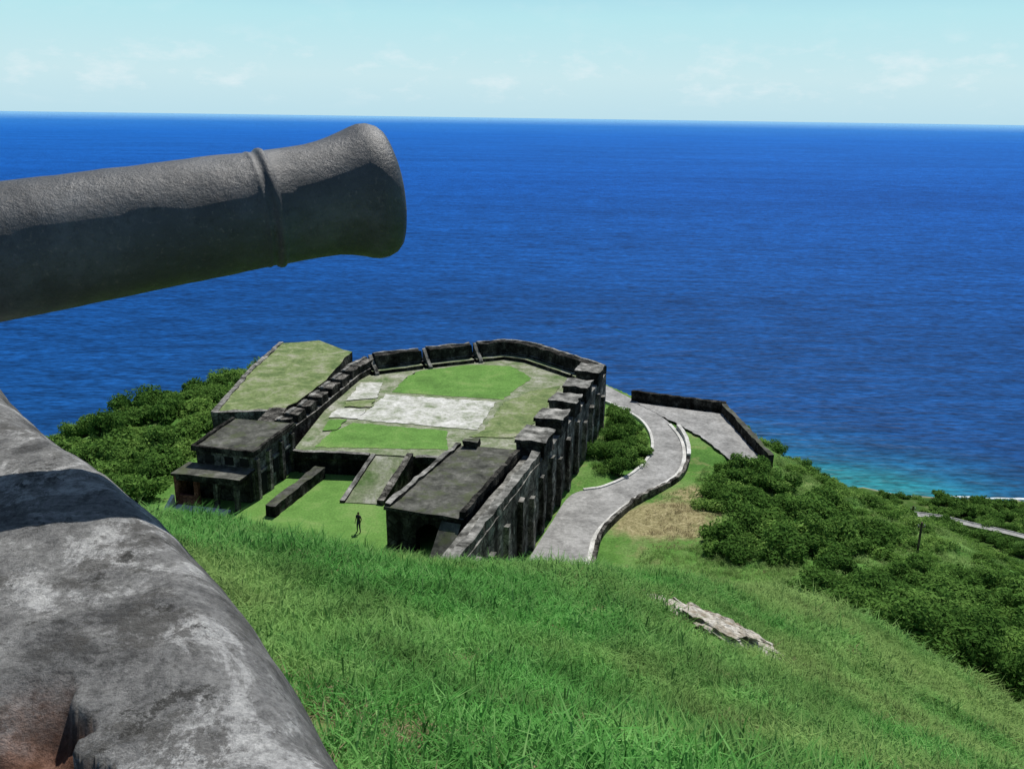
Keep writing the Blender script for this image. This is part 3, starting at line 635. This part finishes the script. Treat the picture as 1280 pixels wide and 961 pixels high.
for s,r_ in ((.0,.078),(.5,.078),(.5,0.001)):
    for k in range(S):
        a=2*math.pi*k/S; vs.append(Mz-Ax*(s-.001)+(e1*math.cos(a)+e2*math.sin(a))*r_)
for i in range(2):
    for k in range(S): q=b+i*S; fs.append((q+k,q+S+k,q+S+(k+1)%S,q+(k+1)%S))
fs=fs[S:]
mesh_obj('barrel',vs,fs,M_iron,cn,True)
def cyl(name,p,q,r_,mat,parent,seg=28,bev=.0):
    p=Vector(p);q=Vector(q);d=(q-p).normalized(); u=d.orthogonal().normalized(); w=d.cross(u); vs=[];fs=[]
    L=(q-p).length
    for s,rr_ in ((0,r_-bev),(bev,r_),(L-bev,r_),(L,r_-bev)):
        for k in range(seg): a=2*math.pi*k/seg; vs.append(p+d*s+(u*math.cos(a)+w*math.sin(a))*rr_)
    for i in range(3):
        for k in range(seg): fs.append((i*seg+k,i*seg+(k+1)%seg,(i+1)*seg+(k+1)%seg,(i+1)*seg+k))
    fs.append(tuple(range(seg))[::-1]); fs.append(tuple(range(3*seg,4*seg)))
    return mesh_obj(name,vs,fs,mat,parent)
tr=Mz-Ax*2.05
cyl('trunnion',tr-e1*.42,tr+e1*.42,.07,M_iron,cn,28,.008)
ah=Vector((Ax.x,Ax.y,0)).normalized()
M_wood=flat_mat('carriage_timber',(.03,.02,.015),(.07,.045,.03),(.12,.08,.055),2,20)
for sgn in (-1,1):
    side=[(-.15,29.62),(-.15,30.45),(.12,30.58),(.55,30.4),(.55,30.2),(.85,30.2),(.85,30.0),(1.15,30.0),(1.15,29.62)]
    vs=[];n_=len(side)
    for off in (.29,.39):
        for s,zz in side: p=Vector((tr.x,tr.y,0))-ah*s+e1*off*sgn; vs.append((p.x,p.y,zz))
    fs=[tuple(range(n_)),tuple(range(n_,2*n_))[::-1]]+[(k,n_+k,n_+(k+1)%n_,(k+1)%n_) for k in range(n_)]
    mesh_obj('carriage_cheek',vs,fs,M_wood,cn)
    for s in (.0,.95):
        p=Vector((tr.x,tr.y,29.52))-ah*s; cyl('truck_wheel',p+e1*sgn*.42,p+e1*sgn*.54,.2,M_wood,cn,32,.01)
for s in (.0,.95):
    p=Vector((tr.x,tr.y,29.55))-ah*s; cyl('axletree',p-e1*.56,p+e1*.56,.07,M_wood,cn,20,.005)
# ---------------------------------------------------------------- poles
def pole(x,y,h,name='utility_pole'):
    z=h1(x,y); e=empty(name); cyl('shaft',(x,y,z-.5),(x,y,z+h),.09,M_bark,e,12,.02); cyl('crossarm',(x-.3,y,z+h-.4),(x+.3,y,z+h-.4),.045,M_bark,e,8,.01)
    for q in (-.25,.25): cyl('insulator',(x+q,y,z+h-.36),(x+q,y,z+h-.2),.04,M_kerb,e,8,.01)
pole(33.3,65.5,3.2); pole(46,93,3.0)
# ---------------------------------------------------------------- visitor
def person(px,py,pz,yaw):
    V=[];E=[];Rr=[]
    def v(co,r,par=None):
        V.append(co);Rr.append(r if isinstance(r,tuple) else (r,r))
        if par is not None:E.append((par,len(V)-1))
        return len(V)-1
    pel=v((0,0,.95),(.155,.11)); wa=v((0,.0,1.1),(.135,.095),pel); ch=v((0,.0,1.3),(.165,.11),wa); sh=v((0,0,1.43),(.12,.085),ch)
    nk=v((0,.005,1.5),.052,sh); h0=v((0,.0,1.58),(.07,.085),nk); hm=v((0,-.005,1.66),(.078,.097),h0); ht=v((0,-.01,1.73),(.06,.07),hm)
    for s in (-1,1):
        hp=v((s*.09,0,.88),.095,pel); kn=v((s*.12,.03,.5),.062,hp); an=v((s*.15,-.01,.1),.042,kn); hl=v((s*.15,.0,.045),.04,an); toe=v((s*.17,.17,.035),.034,hl)
        s1=v((s*.19,0,1.41),.06,sh); el=v((s*.26,-.04,1.14),.043,s1); wr=v((s*.25,.08,.92),.028,el); pm=v((s*.245,.11,.85),(.03,.018),wr)
        for f,(dx,dy,L) in enumerate(((-.028,.02,.065),(-.01,.022,.078),(.01,.02,.074),(.027,.015,.06))):
            a=v((s*.245+dx,.12,.82),.009,pm); b=v((s*.245+dx*1.1,.12+dy*.6,.82-L*.5),.0085,a); v((s*.245+dx*1.1,.12+dy*.4,.82-L),.007,b)
        a=v((s*.245-s*.03,.14,.86),.011,pm); v((s*.245-s*.04,.16,.82),.009,a)
    me=bpy.data.meshes.new('b'); me.from_pydata(V,E,[]); ob=bpy.data.objects.new('b',me); sc.collection.objects.link(ob)
    md=ob.modifiers.new('s','SKIN'); sv=me.skin_vertices[0].data
    for i,r_ in enumerate(Rr): sv[i].radius=r_
    sv[0].use_root=True
    sb_=ob.modifiers.new('u','SUBSURF'); sb_.levels=2; sb_.render_levels=2
    dg=bpy.context.evaluated_depsgraph_get(); nm=bpy.data.meshes.new_from_object(ob.evaluated_get(dg)); bpy.data.objects.remove(ob)
    nm.name='visitor_body'; nm.materials.clear()
    def sm_(n,c): t=NT(n); return t.fin(t.mix(1,c,t.ramp(t.noise(30,4),[(.3,.8),(.7,1.1)]),'MULTIPLY'),.8,.2)
    for m_ in (sm_('visitor_skin',(.18,.09,.055)),sm_('visitor_shirt',(.02,.02,.028)),sm_('visitor_trousers',(.03,.035,.06)),sm_('visitor_hair',(.01,.008,.006)),sm_('visitor_shoes',(.02,.02,.02))): nm.materials.append(m_)
    for f in nm.polygons:
        c=f.center; z=c.z
        if z>1.7 or (z>1.6 and c.y<-.03): k=3
        elif z>1.49: k=0
        elif z>.98 and not (abs(c.x)>.2 and z<1.22): k=1
        elif abs(c.x)>.2 and z>.7: k=0
        elif z>.09: k=2
        else: k=4
        f.material_index=k
    nm.shade_smooth()
    root=empty('visitor_person'); root.location=(px,py,pz); root.rotation_euler=(0,0,yaw)
    b=bpy.data.objects.new('body',nm); link(b,root)
    nose=mesh_obj('nose',[(0,.125,1.63),(-.014,.085,1.625),(.014,.085,1.625),(0,.085,1.675)],[(0,1,2),(0,3,1),(0,2,3)],nm.materials[0],root)
    for s in (-1,1):
        bm=bmesh.new(); bmesh.ops.create_uvsphere(bm,u_segments=10,v_segments=8,radius=.011); m_=bpy.data.meshes.new('eye'); bm.to_mesh(m_); bm.free(); m_.materials.append(nm.materials[3]); e=link(bpy.data.objects.new('eye',m_),root); e.location=(s*.03,.083,1.665)
        bm=bmesh.new(); bmesh.ops.create_uvsphere(bm,u_segments=10,v_segments=8,radius=.03); m_=bpy.data.meshes.new('ear'); bm.to_mesh(m_); bm.free(); m_.materials.append(nm.materials[0]); e=link(bpy.data.objects.new('ear',m_),root); e.location=(s*.078,0,1.65); e.scale=(.3,.6,1)
    mesh_obj('mouth',[(-.022,.088,1.598),(.022,.088,1.598),(.018,.09,1.604),(-.018,.09,1.604)],[(0,1,2,3)],nm.materials[3],root)
person(-11.7,62.4,.02,2.6)
# ---------------------------------------------------------------- light, sky, camera
el=math.radians(61); az=math.radians(22)
sv=Vector((math.cos(el)*math.sin(az),math.cos(el)*math.cos(az),math.sin(el)))
L=bpy.data.lights.new('sun','SUN'); L.energy=5.0; L.angle=math.radians(.5); L.color=(1,.96,.9)
lo=link(bpy.data.objects.new('sun',L)); lo.rotation_euler=sv.to_track_quat('Z','Y').to_euler(); lo.location=(0,0,80)
w=bpy.data.worlds.new('World'); sc.world=w; w.use_nodes=True; nt=w.node_tree; bg=nt.nodes['Background']
sky=nt.nodes.new('ShaderNodeTexSky'); sky.sky_type='NISHITA'; sky.sun_disc=False; sky.sun_elevation=el; sky.sun_rotation=az; sky.altitude=200; sky.air_density=1; sky.dust_density=.3; sky.ozone_density=2
tc=nt.nodes.new('ShaderNodeTexCoord')
sx=nt.nodes.new('ShaderNodeSeparateXYZ'); nt.links.new(tc.outputs['Generated'],sx.inputs[0])
def wramp(src,stops):
    n=nt.nodes.new('ShaderNodeValToRGB'); cr=n.color_ramp
    while len(cr.elements)<len(stops): cr.elements.new(.5)
    for e,(p,c) in zip(cr.elements,stops): e.position=p; e.color=(c,c,c,1) if not hasattr(c,'__len__') else (*c,1)
    nt.links.new(src,n.inputs[0]); return n.outputs[0]
def wmix(f,a,b,mode='MIX'):
    n=nt.nodes.new('ShaderNodeMix'); n.data_type='RGBA'; n.blend_type=mode
    for i,v in ((0,f),(6,a),(7,b)):
        if isinstance(v,(int,float)): n.inputs[i].default_value=v
        elif isinstance(v,tuple): n.inputs[i].default_value=(*v,1)
        else: nt.links.new(v,n.inputs[i])
    return n.outputs[2]
haze=wramp(sx.outputs[2],[(0,(.60,.86,.96)),(.04,(.68,.93,.99)),(.10,(.56,.93,1.)),(.16,(.38,.74,.93))])
hz10=wmix(1.0,haze,(10.6,10.6,10.6),'MULTIPLY')
hf=wramp(sx.outputs[2],[(0,1.0),(.12,.95),(.2,.3),(.32,0.)])
base=wmix(hf,sky.outputs[0],hz10)
mp=nt.nodes.new('ShaderNodeMapping'); mp.inputs['Scale'].default_value=(1,1,2.4); nt.links.new(tc.outputs['Generated'],mp.inputs[0])
no=nt.nodes.new('ShaderNodeTexNoise'); no.inputs['Scale'].default_value=20; no.inputs['Detail'].default_value=10; no.inputs['Roughness'].default_value=.62; nt.links.new(mp.outputs[0],no.inputs['Vector'])
cl=wramp(no.outputs['Fac'],[(.52,0.),(.74,1.)])
mk=wramp(sx.outputs[2],[(0.005,0.),(.03,.7),(.06,.6),(.085,.1),(.3,.2)])
mu=nt.nodes.new('ShaderNodeMath'); mu.operation='MULTIPLY'; nt.links.new(cl,mu.inputs[0]); nt.links.new(mk,mu.inputs[1])
out=wmix(mu.outputs[0],base,(9.6,10.9,11.3))
nt.links.new(out,bg.inputs[0]); bg.inputs[1].default_value=.082
p=math.radians(16.8); th=math.radians(.8)
Fv=Vector((0,math.cos(p),-math.sin(p))); U0=Vector((0,math.sin(p),math.cos(p))); X0=Vector((1,0,0))
Rv=X0*math.cos(th)+U0*math.sin(th); Uv=U0*math.cos(th)-X0*math.sin(th)
cam=bpy.data.cameras.new('camera'); co=link(bpy.data.objects.new('camera',cam))
co.matrix_world=Matrix(((Rv.x,Uv.x,-Fv.x,0),(Rv.y,Uv.y,-Fv.y,0),(Rv.z,Uv.z,-Fv.z,31),(0,0,0,1)))
cam.sensor_width=36; cam.lens=36*1108/1280; cam.clip_start=.05; cam.clip_end=400000
sc.camera=co
sc.view_settings.view_transform='Standard'; sc.view_settings.look='None'; sc.view_settings.exposure=0
